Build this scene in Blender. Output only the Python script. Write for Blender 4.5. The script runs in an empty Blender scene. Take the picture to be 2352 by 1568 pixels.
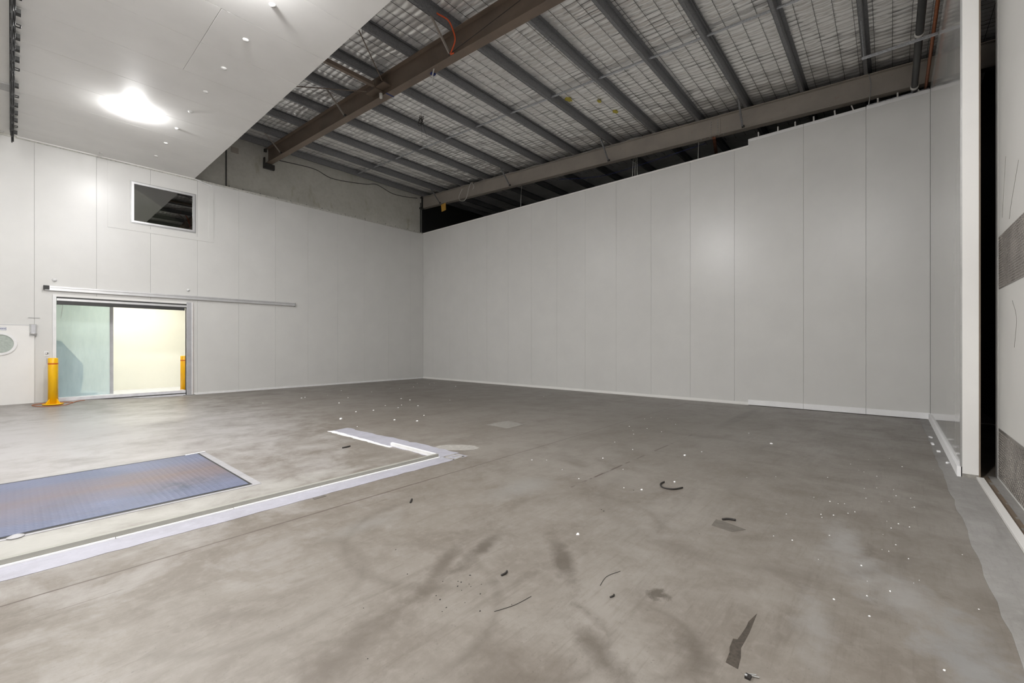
import bpy, math, random
from mathutils import Vector
random.seed(7)
S = bpy.context.scene
COL = S.collection

# ------------------------------------------------------------------ camera
cam_d = bpy.data.cameras.new('camera'); cam = bpy.data.objects.new('camera', cam_d); COL.objects.link(cam)
cam.location = (-13.095, -17.078, 1.63)
cam.rotation_euler = (math.pi/2, 0, math.atan2(869, 1000) - math.pi/2)
cam_d.sensor_width = 36; cam_d.lens = 1000*36/2352; cam_d.shift_y = 7/2352
cam_d.clip_start = .05; cam_d.clip_end = 200
S.camera = cam
# ------------------------------------------------------------------ world, exposure
w = bpy.data.worlds.new('world'); S.world = w; w.use_nodes = True
w.node_tree.nodes['Background'].inputs[0].default_value = (.02, .02, .02, 1)
w.node_tree.nodes['Background'].inputs[1].default_value = 1
vs = S.view_settings
vs.view_transform = 'Standard'; vs.look = 'None'; vs.gamma = 1; vs.use_curve_mapping = False
vs.exposure = 0.63
LAMP_E = 700.0          # emission of the ceiling lamp diffusers
ROOM_E = 42.0           # emission of the batten lamp in the room behind the doorway

# ------------------------------------------------------------------ helpers
def sm(a, b, x):
    t = max(0., min(1., (x-a)/(b-a))); return t*t*(3-2*t)
def floor_z(x, y):
    return .09*sm(-9.6, -12.2, x)*sm(-1.1, -.02, y)

class MB:
    def __init__(s): s.v = []; s.f = []; s.sm = False
    def quad(s, *p):
        n = len(s.v); s.v += [tuple(q) for q in p]; s.f.append(tuple(range(n, n+len(p)))); return s
    def hexa(s, p):           # p: 8 points, bottom 4 (ccw from above) then top 4
        n = len(s.v); s.v += [tuple(q) for q in p]
        s.f += [tuple(n+i for i in q) for q in ((3,2,1,0),(4,5,6,7),(0,1,5,4),(1,2,6,5),(2,3,7,6),(3,0,4,7))]; return s
    def box(s, x0, x1, y0, y1, z0, z1, shear=0.):   # shear: z += shear*y
        a, b = shear*y0, shear*y1
        return s.hexa([(x0,y0,z0+a),(x1,y0,z0+a),(x1,y1,z0+b),(x0,y1,z0+b),(x0,y0,z1+a),(x1,y0,z1+a),(x1,y1,z1+b),(x0,y1,z1+b)])
    def bar(s, p, q, wd, ht, up=(0,0,1)):
        p, q = Vector(p), Vector(q); d = (q-p).normalized(); u = Vector(up)
        if abs(d.dot(u)) > .98: u = Vector((1,0,0))
        r = d.cross(u).normalized()*wd/2; t = r.cross(d).normalized()*ht/2
        return s.hexa([p-r-t, q-r-t, q+r-t, p+r-t, p-r+t, q-r+t, q+r+t, p+r+t])
    def tube(s, pts, rad, seg=8, cap=True):
        pts = [Vector(p) for p in pts]; n0 = len(s.v); rr = rad if isinstance(rad, (list, tuple)) else [rad]*len(pts)
        ref = None
        for i, p in enumerate(pts):
            d = (pts[min(i+1, len(pts)-1)] - pts[max(i-1, 0)]).normalized()
            if ref is None:
                ref = Vector((0,0,1)) if abs(d.z) < .9 else Vector((1,0,0))
            a = d.cross(ref).normalized(); b = a.cross(d).normalized(); ref = b
            for k in range(seg):
                t = 2*math.pi*k/seg; s.v.append(tuple(p + rr[i]*(math.cos(t)*a + math.sin(t)*b)))
        for i in range(len(pts)-1):
            for k in range(seg):
                k2 = (k+1) % seg
                s.f.append((n0+i*seg+k, n0+i*seg+k2, n0+(i+1)*seg+k2, n0+(i+1)*seg+k))
        if cap:
            s.f.append(tuple(n0+k for k in range(seg))[::-1]); e = n0+(len(pts)-1)*seg
            s.f.append(tuple(e+k for k in range(seg)))
        return s
    def lathe(s, c, prof, seg=24, axis='z', squash=1.):   # prof: (r, h) list
        n0 = len(s.v); c = Vector(c)
        for r, h in prof:
            for k in range(seg):
                t = 2*math.pi*k/seg; a, b = r*math.cos(t), r*math.sin(t)*squash
                s.v.append(tuple(c + (Vector((a, b, h)) if axis == 'z' else Vector((a, h, b)) if axis == 'y' else Vector((h, a, b)))))
        for i in range(len(prof)-1):
            for k in range(seg):
                k2 = (k+1) % seg
                s.f.append((n0+i*seg+k, n0+i*seg+k2, n0+(i+1)*seg+k2, n0+(i+1)*seg+k))
        s.f.append(tuple(n0+k for k in range(seg))[::-1]); e = n0+(len(prof)-1)*seg
        s.f.append(tuple(e+k for k in range(seg)))
        return s
    def build(s, name, mat, parent=None, smooth=False, kind=None):
        me = bpy.data.meshes.new(name); me.from_pydata(s.v, [], s.f)
        me.update(); me.validate()
        import bmesh
        bm = bmesh.new(); bm.from_mesh(me); bmesh.ops.recalc_face_normals(bm, faces=bm.faces); bm.to_mesh(me); bm.free()
        me.materials.append(M[mat] if isinstance(mat, str) else mat)
        if smooth:
            me.polygons.foreach_set('use_smooth', [True]*len(me.polygons))
        o = bpy.data.objects.new(name, me); COL.objects.link(o)
        if parent: o.parent = parent
        if kind: o['kind'] = kind
        return o
def tag(o, label, cat=None, group=None, kind=None):
    o['label'] = label
    if cat: o['category'] = cat
    if group: o['group'] = group
    if kind: o['kind'] = kind
    return o
def thing(name, label, cat=None, loc=(0,0,0), group=None, kind=None):
    o = bpy.data.objects.new(name, None); COL.objects.link(o); o.empty_display_size = .1
    return tag(o, label, cat, group, kind)
def spline(pts, n=6):
    P = [Vector(p) for p in pts]; P = [2*P[0]-P[1]] + P + [2*P[-1]-P[-2]]; out = []
    for i in range(1, len(P)-2):
        a, b, c, d = P[i-1:i+3]
        for k in range(n):
            t = k/n
            out.append(.5*((2*b) + (c-a)*t + (2*a-5*b+4*c-d)*t*t + (3*b-a-3*c+d)*t**3))
    out.append(P[-2]); return out

# ------------------------------------------------------------------ materials
M = {}
class N:
    def __init__(s, name):
        s.m = bpy.data.materials.new(name); s.m.use_nodes = True; s.t = s.m.node_tree; s.n = s.t.nodes
        s.b = s.n['Principled BSDF']; M[name] = s.m
        s.geo = None
    def node(s, typ, **kw):
        x = s.n.new(typ)
        for k, v in kw.items(): setattr(x, k, v)
        return x
    def link(s, a, b): s.t.links.new(a, b)
    def pos(s):
        if not s.geo: s.geo = s.node('ShaderNodeNewGeometry')
        return s.geo.outputs['Position']
    def setin(s, sock, v):
        if hasattr(v, 'is_linked') or hasattr(v, 'links'): s.link(v, sock)
        else: sock.default_value = v
    def math(s, op, a, b=0., c=None, clamp=False):
        x = s.node('ShaderNodeMath', operation=op, use_clamp=clamp)
        s.setin(x.inputs[0], a); s.setin(x.inputs[1], b)
        if c is not None: s.setin(x.inputs[2], c)
        return x.outputs[0]
    def xyz(s):
        x = s.node('ShaderNodeSeparateXYZ'); s.link(s.pos(), x.inputs[0]); return x.outputs
    def mapped(s, scale=(1,1,1), loc=(0,0,0), rot=(0,0,0)):
        x = s.node('ShaderNodeMapping'); s.link(s.pos(), x.inputs[0])
        x.inputs['Scale'].default_value = scale; x.inputs['Location'].default_value = loc; x.inputs['Rotation'].default_value = rot
        return x.outputs[0]
    def noise(s, scale, detail=6, rough=.6, dist=0., vec=None):
        x = s.node('ShaderNodeTexNoise'); s.link(vec or s.pos(), x.inputs['Vector'])
        x.inputs['Scale'].default_value = scale; x.inputs['Detail'].default_value = detail
        x.inputs['Roughness'].default_value = rough; x.inputs['Distortion'].default_value = dist
        return x.outputs['Fac']
    def ramp(s, fac, *stops):
        x = s.node('ShaderNodeValToRGB'); s.link(fac, x.inputs[0]); e = x.color_ramp.elements
        for i, (p, c) in enumerate(stops):
            el = e[i] if i < 2 else e.new(p)
            el.position = p; el.color = (c, c, c, 1) if not isinstance(c, tuple) else (*c, 1)
        return x.outputs[0]
    def mix(s, fac, a, b, mode='MIX'):
        x = s.node('ShaderNodeMix', data_type='RGBA', blend_type=mode)
        s.setin(x.inputs['Factor'], fac)
        for k, v in (('A', a), ('B', b)):
            sock = [i for i in x.inputs if i.name == k and i.type == 'RGBA'][0]
            s.setin(sock, (*v, 1) if isinstance(v, tuple) and len(v) == 3 else v)
        return [o for o in x.outputs if o.type == 'RGBA'][0]
    def bump(s, h, strength=.2, dist=.01):
        x = s.node('ShaderNodeBump'); s.link(h, x.inputs['Height'])
        x.inputs['Strength'].default_value = strength; x.inputs['Distance'].default_value = dist
        s.link(x.outputs[0], s.b.inputs['Normal']); return x
    def out(s, color=None, rough=None, metal=None, spec=None):
        if color is not None: s.setin(s.b.inputs['Base Color'], (*color, 1) if isinstance(color, tuple) else color)
        if rough is not None: s.setin(s.b.inputs['Roughness'], rough)
        if metal is not None: s.setin(s.b.inputs['Metallic'], metal)
        if spec is not None: s.setin(s.b.inputs['Specular IOR Level'], spec)
        return s
def plain(name, col, rough=.5, metal=0., var=.12, scale=6., spec=.5):
    n = N(name); f = n.noise(scale, 5)
    c = n.mix(n.ramp(f, (.3, 0.), (.75, 1.)), tuple(x*(1-var) for x in col), tuple(min(1, x*(1+var)) for x in col))
    n.out(c, rough, metal, spec); return n
def panel_mat(name, col, rough, var=.025):
    n = N(name); f = n.noise(1.3, 4); g = n.noise(14, 6, vec=n.mapped((1, 1, .15)))
    c = n.mix(n.ramp(f, (.35, 0.), (.7, 1.)), tuple(x*(1-var) for x in col), tuple(x*(1+var) for x in col))
    if rough > .2: c = n.mix(n.ramp(g, (.62, 0.), (.8, .12)), c, tuple(x*.75 for x in col))
    n.out(c, n.math('MULTIPLY_ADD', f, .10, rough-.05) if rough > .2 else rough, 0, .5)
    if rough > .2 and name != 'ceiling_panel': n.bump(n.noise(2.2, 2), .05, .02)
    return n
panel_mat('panel', (.655, .65, .632), .32)
panel_mat('panel_white', (.80, .79, .77), .35)
panel_mat('panel_gloss', (.56, .555, .535), .10)
panel_mat('panel_old', (.74, .73, .70), .40)
panel_mat('ceiling_panel', (.86, .855, .84), .50)
M['ceiling_panel'].node_tree.nodes['Principled BSDF'].inputs['Specular IOR Level'].default_value = .3
plain('seam', (.26, .257, .245), .8)
plain('tape_brown', (.055, .045, .035), .7, var=.45, scale=45)
plain('white_trim', (.80, .80, .80), .5, var=.06)
plain('dome_white', (.66, .655, .64), .8, var=.03, spec=.15)
plain('tape_grey', (.125, .112, .096), .7, var=.2, scale=18)
plain('dirty_trim', (.50, .49, .45), .6, var=.35, scale=18)
plain('alu', (.72, .72, .73), .3, .55, var=.06)
plain('alu_dull', (.42, .42, .415), .42, .45, var=.1)
plain('steel_grey', (.50, .50, .52), .4, .3, var=.08)
plain('dark_seal', (.05, .05, .048), .6)
plain('black', (.022, .022, .022), .5)
plain('yellow', (.95, .53, .004), .38, var=.04, scale=3)
plain('yellow_deep', (.92, .48, .004), .4, var=.04)
plain('orange_band', (.62, .12, .01), .5)
plain('orange_hose', (.80, .13, .04), .45)
plain('cable_brown', (.45, .16, .07), .6)
plain('blue', (.02, .035, .16), .45)
plain('tag_yellow', (.62, .36, .07), .7)
plain('pvc_white', (.66, .65, .62), .5)
plain('pipe_dark', (.045, .045, .045), .4, .2)
plain('copper', (.36, .13, .06), .45, .6, var=.25, scale=9)
plain('cream_wall', (.83, .815, .73), .55, var=.02, scale=1.5)
plain('sill', (.74, .74, .78), .4)
plain('kerb_olive', (.33, .325, .29), .4, .1, var=.05)
plain('foam', (.90, .90, .91), .9, var=.03)
plain('debris_black', (.025, .022, .02), .6)
plain('block_teal', (.52, .57, .58), .5)
plain('port_glass', (.42, .47, .43), .15, var=.15, scale=25)
plain('stain_yellow', (.55, .47, .08), .8)
plain('glass_dark_room', (.30, .31, .25), .8, var=.4, scale=2)
plain('patch_pale', (.31, .295, .27), .75, var=.25, scale=16)
plain('patch_grey', (.235, .222, .20), .75, var=.15, scale=14)
plain('seal_brown', (.17, .13, .095), .8)
plain('rust', (.20, .075, .04), .8, var=.3, scale=10)
# concrete wall
n = N('concrete_wall'); a = n.noise(.7, 8, .65, .6); b = n.noise(9, 8, .7); st = n.noise(3.5, 5, vec=n.mapped((1, 1, .35)))
c = n.mix(n.ramp(a, (.3, 0.), (.7, 1.)), (.58, .575, .53), (.70, .69, .645))
c = n.mix(n.ramp(b, (.45, 0.), (.75, .35)), c, (.42, .41, .36))
c = n.mix(n.ramp(st, (.60, 0.), (.72, .5)), c, (.42, .41, .30))
n.out(c, .85); n.bump(b, .25, .01)
# galvanised purlins
n = N('galv'); v = n.node('ShaderNodeTexVoronoi'); v.inputs['Scale'].default_value = 60; n.link(n.pos(), v.inputs['Vector'])
c = n.mix(n.ramp(v.outputs['Color'], (.0, 0.), (1., 1.)), (.20, .205, .215), (.34, .345, .36))
n.out(c, .5, .45)
n = N('galv_bright'); v = n.node('ShaderNodeTexVoronoi'); v.inputs['Scale'].default_value = 45; n.link(n.pos(), v.inputs['Vector'])
c = n.mix(n.ramp(v.outputs['Color'], (.0, 0.), (1., 1.)), (.40, .41, .44), (.66, .68, .72))
n.out(c, .38, .6)
# painted structural steel
for nm, c0, c1 in (('steel_brown', (.15, .115, .09), (.225, .17, .13)), ('steel_taupe', (.34, .31, .28), (.43, .39, .345))):
    n = N(nm); a = n.noise(1.1, 6, .6, .4); b = n.noise(12, 6)
    c = n.mix(n.ramp(a, (.3, 0.), (.7, 1.)), c0, c1)
    c = n.mix(n.ramp(b, (.60, 0.), (.80, .5)), c, (.28, .20, .14))
    n.out(c, .5, .0)
# foil blanket
n = N('foil'); a = n.noise(1.2, 4); k = n.noise(26, 6, .6, 1.4, n.mapped((1., .35, 1.)))
c = n.mix(n.ramp(a, (.3, 0.), (.7, 1.)), (.93, .925, .915), (.97, .965, .955))
n.out(c, n.math('MULTIPLY_ADD', k, .18, .22), .55); n.bump(k, .22, .010)
n = N('wire'); n.out((.09, .09, .09), .6, .3)
# tread plate on the wall
def tread(name, c0, c1, ua, va, s, rough, metal, rust=None):
    n = N(name); X = n.xyz(); u = X[ua]; vv = X[va]
    p = n.math('MULTIPLY', n.math('ADD', u, vv), math.pi/s); q = n.math('MULTIPLY', n.math('SUBTRACT', u, vv), math.pi/s)
    h = n.math('MULTIPLY', n.math('SINE', p), n.math('SINE', q))
    h = n.math('SMOOTH_MAX', h, .15, .2)
    a = n.noise(2.2, 6)
    c = n.mix(n.ramp(a, (.3, 0.), (.7, 1.)), c0, c1)
    r = n.math('MULTIPLY_ADD', a, .2, rough-.1)
    if rust:
        X2 = n.noise(1.1, 5, .6, .6, n.mapped((.35, 1., 1.)))
        band = n.math('MULTIPLY', n.math('ABSOLUTE', n.math('ADD', X[1], 10.35)), 1.1)
        fac = n.math('SUBTRACT', n.math('MULTIPLY_ADD', X2, 1.5, .05), band, clamp=True)
        c = n.mix(n.math('MULTIPLY', fac, .85), c, rust)
        d = n.noise(5, 8, .7, .5)
        wet = n.math('SUBTRACT', 1., n.math('MULTIPLY', n.math('POWER', n.math('ADD', n.math('POWER', n.math('ADD', X[0], 11.75), 2.), n.math('MULTIPLY', n.math('POWER', n.math('ADD', X[1], 10.9), 2.), 3.)), .5), 1.7), clamp=True)
        c = n.mix(n.math('MULTIPLY', wet, n.ramp(d, (.42, 0.), (.62, 1.))), c, (.055, .075, .10))
    n.out(c, r, metal)
    n.bump(h, .8 if rust else .0, .0035); return n
tread('tread_steel', (.30, .28, .26), (.46, .43, .40), 0, 2, .05, .38, .75)
tread('tread_floor', (.125, .145, .225), (.185, .205, .30), 0, 1, .055, .38, .35, (.22, .15, .115))
# frosted door pane
n = N('frosted_pane')
n.out((.80, .88, .885), .25, 0)
tr = n.node('ShaderNodeBsdfTransparent'); tr.inputs[0].default_value = (.86, .935, .96, 1)
mx = n.node('ShaderNodeMixShader'); st = n.noise(5, 4, vec=n.mapped((2, 1, .4)))
n.link(n.math('MULTIPLY_ADD', st, .10, .28), mx.inputs[0]); n.link(tr.outputs[0], mx.inputs[1]); n.link(n.b.outputs[0], mx.inputs[2])
n.link(mx.outputs[0], n.n['Material Output'].inputs[0])
# window glass
n = N('window_glass'); n.out((.8, .85, .82), .02, 0)
tr = n.node('ShaderNodeBsdfTransparent'); tr.inputs[0].default_value = (.62, .66, .58, 1)
gl = n.node('ShaderNodeBsdfGlossy'); gl.inputs['Roughness'].default_value = .015
fr = n.node('ShaderNodeFresnel'); fr.inputs[0].default_value = 3.4
mx = n.node('ShaderNodeMixShader'); n.link(fr.outputs[0], mx.inputs[0]); n.link(tr.outputs[0], mx.inputs[1]); n.link(gl.outputs[0], mx.inputs[2])
n.link(mx.outputs[0], n.n['Material Output'].inputs[0])
# lamps
for nm, col, e in (('lamp_glow', (1, .99, .985), LAMP_E), ('lamp_glow_dim', (1, .99, .985), LAMP_E*.38), ('batten_glow', (1, .98, .86), ROOM_E)):
    n = N(nm); n.out((.9, .9, .9), .4); n.b.inputs['Emission Color'].default_value = (*col, 1); n.b.inputs['Emission Strength'].default_value = e
# concrete floor
def floor_mat(name, c_dark, c_mid, c_light, rough0, lines=True):
    n = N(name); X = n.xyz()
    a = n.noise(.42, 9, .62, .25); b = n.noise(1.5, 10, .68, .3); k = n.noise(11, 9, .7, .4)
    stv = n.mapped((.5, 3.2, 1.), rot=(0, 0, .25)); sk = n.noise(1.6, 8, .7, .5, stv)
    c = n.mix(n.ramp(a, (.33, 0.), (.66, 1.)), c_mid, c_light)
    c = n.mix(n.math('MULTIPLY', n.ramp(b, (.42, 0.), (.64, 1.)), .62), c, c_dark)
    c = n.mix(n.math('MULTIPLY', n.ramp(sk, (.54, 0.), (.74, 1.)), .50), c, tuple(v*.78 for v in c_dark))
    c = n.mix(n.math('MULTIPLY', n.ramp(k, (.48, 0.), (.72, 1.)), .42), c, tuple(v*1.15 for v in c_light))
    fs_ = n.noise(7., 6, .75, .2, n.mapped((.35, 4.5, 1.), rot=(0, 0, .5))); c = n.mix(n.math('MULTIPLY', n.ramp(fs_, (.52, 0.), (.70, 1.)), .40), c, c_dark)
    sp = n.noise(55, 3, .5); c = n.mix(n.math('MULTIPLY', n.ramp(sp, (.66, 0.), (.72, 1.)), .35), c, tuple(v*.5 for v in c_dark))
    def blob(cx, cy, rx, ry, col, amt, soft=.5, ang=0., nz=None):
        nonlocal c
        ca, sa = math.cos(ang), math.sin(ang)
        dx = n.math('SUBTRACT', X[0], cx); dy = n.math('SUBTRACT', X[1], cy)
        p = n.math('DIVIDE', n.math('ADD', n.math('MULTIPLY', dx, ca), n.math('MULTIPLY', dy, sa)), rx)
        q = n.math('DIVIDE', n.math('SUBTRACT', n.math('MULTIPLY', dy, ca), n.math('MULTIPLY', dx, sa)), ry)
        r = n.math('POWER', n.math('ADD', n.math('MULTIPLY', p, p), n.math('MULTIPLY', q, q)), .5)
        r = n.math('ADD', r, n.math('MULTIPLY_ADD', nz or b, 2.6 if nz else 1.4, -1.3 if nz else -.7))
        fac = n.math('MULTIPLY', n.math('DIVIDE', n.math('SUBTRACT', 1., r), soft, clamp=True), amt)
        c = n.mix(fac, c, col)
    if lines:
        mid = n.noise(4.5, 8, .7, .3)
        pale = (.275, .266, .255)
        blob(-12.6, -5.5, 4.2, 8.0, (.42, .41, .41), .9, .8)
        blob(-13.2, -11.75, 3.2, .45, (.40, .395, .365), .8, .8)
        blob(-8.75, -16.80, .75, .20, pale, .75, .9, .12, mid)
        blob(-9.3, -17.15, .5, .22, pale, .7, .9, .3, mid)
        blob(-10.0, -16.75, .55, .12, pale, .5, .9, .1, mid)
        blob(-9.9, -17.4, .7, .22, (.24, .24, .24), .7, .9, .1, mid)
        blob(-10.33, -15.93, .10, .075, tuple(v*.62 for v in c_dark), .8, .5, 0., k)
        blob(-10.72, -16.3, .24, .12, tuple(v*.72 for v in c_dark), .7, .9, .6, mid)
        blob(-11.05, -15.92, .36, .10, tuple(v*.75 for v in c_dark), .7, .9, 1.1, mid)
        blob(-10.35, -15.2, .5, .10, tuple(v*.72 for v in c_dark), .8, .8, .8, mid)
        blob(-10.6, -14.6, .5, .09, tuple(v*.72 for v in c_dark), .8, .8, .3, mid)
        blob(-11.05, -14.6, .5, .10, tuple(v*.8 for v in c_dark), .7, .8, .5, mid)
        blob(-11.9, -14.9, .5, .18, tuple(v*.85 for v in c_dark), .7, .9, .3, mid)
        blob(-11.6, -15.7, .6, .25, tuple(v*.85 for v in c_dark), .6, .9, .8, mid)
        blob(-2.4, -14.55, 2.0, .16, tuple(v*.7 for v in c_dark), .6, .5)
        blob(-9.3, -13.9, .6, .3, (c_light[0]*.98, c_light[1]*1.02, c_light[2]*1.06), .7, .8)
        blob(-11.0, -13.5, .5, .2, (c_light[0]*.98, c_light[1]*1.02, c_light[2]*1.06), .6, .8)
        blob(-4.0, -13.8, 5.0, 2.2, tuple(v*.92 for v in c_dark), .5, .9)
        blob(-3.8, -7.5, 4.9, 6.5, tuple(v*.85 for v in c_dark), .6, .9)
        def arc(cx, cy, R_, w_, amt, qx=1., qy=1.):
            nonlocal c
            dx = n.math('SUBTRACT', X[0], cx); dy = n.math('SUBTRACT', X[1], cy)
            r = n.math('POWER', n.math('ADD', n.math('MULTIPLY', dx, dx), n.math('MULTIPLY', dy, dy)), .5)
            f = n.math('SUBTRACT', 1., n.math('DIVIDE', n.math('ABSOLUTE', n.math('SUBTRACT', n.math('MULTIPLY_ADD', mid, .05, r), R_+.025)), w_), clamp=True)
            f = n.math('MULTIPLY', f, n.math('GREATER_THAN', n.math('ADD', n.math('MULTIPLY', dx, qx), n.math('MULTIPLY', dy, qy)), 0.))
            f = n.math('MULTIPLY', f, n.ramp(k, (.36, .1), (.62, 1.)))
            c = n.mix(n.math('MULTIPLY', f, amt*.75), c, tuple(v*.74 for v in c_dark))
        arc(-11.12, -15.62, .34, .05, .8, .2, -1.); arc(-10.80, -16.02, .30, .04, .6, .3, -1.); arc(-10.55, -14.2, .9, .07, .6, -1., .4)
        arc(-11.6, -14.6, .8, .05, .5, .8, -.6); arc(-8.3, -15.9, 1.3, .12, .5, -1., .2); arc(-12.0, -13.8, .7, .06, .5, .5, -1.); arc(-9.6, -14.9, .7, .06, .5, 1., .5)
        arc(-6.6, -14.6, 1.6, .14, .45, .4, 1.); arc(-7.5, -16.6, .9, .10, .4, 1., .6)
        wob = n.math('MULTIPLY_ADD', n.noise(3., 3), .02, -.01)
        def line(y0, slope, wdt, x0, x1, amt, dash=None):
            nonlocal c
            d = n.math('ABSOLUTE', n.math('ADD', n.math('SUBTRACT', n.math('SUBTRACT', X[1], y0), n.math('MULTIPLY', X[0], slope)), wob))
            f = n.math('LESS_THAN', d, wdt)
            f = n.math('MULTIPLY', f, n.math('MULTIPLY', n.math('GREATER_THAN', X[0], x0), n.math('LESS_THAN', X[0], x1)))
            if dash: f = n.math('MULTIPLY', f, n.ramp(n.noise(dash, 3), (.44, 0.), (.5, 1.)))
            c = n.mix(n.math('MULTIPLY', f, amt), c, (.075, .055, .045))
        line(-12.80, .0073, .009, -20, 0, .9)
        line(-11.30, .02, .006, -9.0, -1., .7, 2.2)
        line(-11.12, .02, .006, -9.0, -1., .5, 2.2)
        line(-8.2, .06, .009, -10.5, -6., .6, 1.4)
        line(-8.55, .06, .009, -10.5, -5., .5, 1.4)
        line(-14.43, -.012, .014, -8.9, -5., .9, 3.1)
        line(-13.22, .0, .005, -13.4, -12.6, .5, 3.1)
    n.out(c, n.math('MULTIPLY_ADD', b, .25, rough0-.10), 0, .5)
    hh = n.math('ADD', n.math('MULTIPLY', k, .35), n.math('MULTIPLY', b, .65))
    n.bump(hh, .16, .02)
    return n
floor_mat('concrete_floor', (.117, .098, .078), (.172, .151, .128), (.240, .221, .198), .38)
floor_mat('strip_pale', (.28, .275, .305), (.33, .327, .37), (.38, .377, .43), .5, False)
floor_mat('strip_grey', (.21, .20, .188), (.26, .252, .24), (.33, .322, .31), .6, False)
floor_mat('strip_concrete', (.26, .255, .26), (.32, .315, .325), (.37, .365, .375), .5, False)

# ================================================================== STRUCTURE
H = 7.02
XW, YS, XE = -20.0, -18.06, 7.0
# ---- floor
g = MB(); xs = [XW + i*(0-XW)/80 for i in range(81)]; ys = [YS-.6 + i*(.6-YS)/72 for i in range(73)]
g.v = [(x, y, floor_z(x, y)) for y in ys for x in xs]
g.f = [(j*81+i, j*81+i+1, (j+1)*81+i+1, (j+1)*81+i) for j in range(72) for i in range(80)]
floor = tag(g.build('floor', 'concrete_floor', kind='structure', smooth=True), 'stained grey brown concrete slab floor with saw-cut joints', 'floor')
def strip(name, mat, pts, z=.003, parent=floor):      # thin surface layer with an outline of its own
    m = MB(); k = len(pts)
    m.v = [(x, y, .0003) for x, y in pts] + [(x, y, z) for x, y in pts]
    m.f = [tuple(range(k, 2*k))] + [(i, (i+1) % k, k+(i+1) % k, k+i) for i in range(k)]
    return m.build(name, mat, parent)
def ragged(a, b, n_, amp, ax):     # points from a to b with jitter on axis ax
    out = []
    for i in range(n_+1):
        t = i/n_; p = [a[0]+(b[0]-a[0])*t, a[1]+(b[1]-a[1])*t]
        if 0 < i < n_: p[ax] += random.uniform(-amp, amp)
        out.append(tuple(p))
    return out
strip('cleaned_strip', 'strip_pale', ragged((-16, -12.49), (-8.72, -12.42), 60, .012, 1) + ragged((-8.72, -12.17), (-16, -12.17), 10, .0, 1))
strip('cleaned_strip', 'strip_pale', ragged((-9.10, -12.165), (-9.12, -9.12), 30, .02, 0) + ragged((-8.78, -9.06), (-8.66, -12.165), 30, .03, 0))
strip('adhesive_line', 'foam', ragged((-9.165, -11.1), (-9.20, -9.10), 30, .012, 0) + ragged((-9.10, -9.16), (-9.12, -11.1), 30, .012, 0), .006)
strip('cleaned_strip', 'strip_grey', ragged((-14, -17.60), (-.02, -17.56), 70, .012, 1) + [(-.02, -17.72), (-5.4, -17.735), (-5.4, -17.86), (-14, -17.86)])
for cx, cy, ax, ay, m_, nm in ((-8.47, -11.9, .33, .17, 'patch_pale', 'repair_patch'),):
    strip(nm, m_, [(cx+ax*math.cos(t)*(1+random.uniform(-.08, .08))*.72 + ay*.55*math.sin(t), cy+ay*math.sin(t)*(1+random.uniform(-.1, .1))*1.1 - ax*.72*math.cos(t)) for t in [2*math.pi*i/28 for i in range(28)]], .002)
strip('repair_patch', 'patch_grey', [(-6.76, -10.87), (-6.14, -10.89), (-6.2, -11.43), (-6.78, -11.47)], .002)
# glue rectangle left on the strip corner
for p, q in (((-9.0, -12.2), (-8.75, -12.2)), ((-9.0, -12.42), (-8.75, -12.38)), ((-8.98, -12.2), (-8.98, -12.42)), ((-8.78, -12.2), (-8.78, -12.4)), ((-8.9, -12.28), (-8.82, -12.31))):
    (x0, y0), (x1, y1) = p, q; d = Vector((x1-x0, y1-y0)).normalized()*.0; nn = Vector((-(y1-y0), x1-x0)).normalized()*.018
    strip('adhesive_line', 'patch_pale', [(x0-nn.x, y0-nn.y), (x1-nn.x, y1-nn.y), (x1+nn.x, y1+nn.y), (x0+nn.x, y0+nn.y)], .005)
# dark tape residue in the foreground
strip('tape_residue', 'tape_brown', [(-10.70, -16.50), (-10.69, -16.44), (-10.60, -16.435), (-10.56, -16.425), (-10.47, -16.42), (-10.46, -16.44), (-10.40, -16.445), (-10.31, -16.45), (-10.25, -16.448), (-10.13, -16.468), (-10.24, -16.472), (-10.36, -16.476), (-10.46, -16.474), (-10.52, -16.472), (-10.60, -16.490)], .0015)
strip('tape_residue', 'tape_grey', [(-8.79, -15.94), (-8.78, -15.85), (-8.95, -15.86), (-8.98, -16.04), (-8.85, -16.12)], .0012)
strip('tape_residue', 'tape_grey', [(-11.0, -12.46), (-10.87, -12.46), (-10.87, -12.50), (-11.0, -12.50)], .004)

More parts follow.
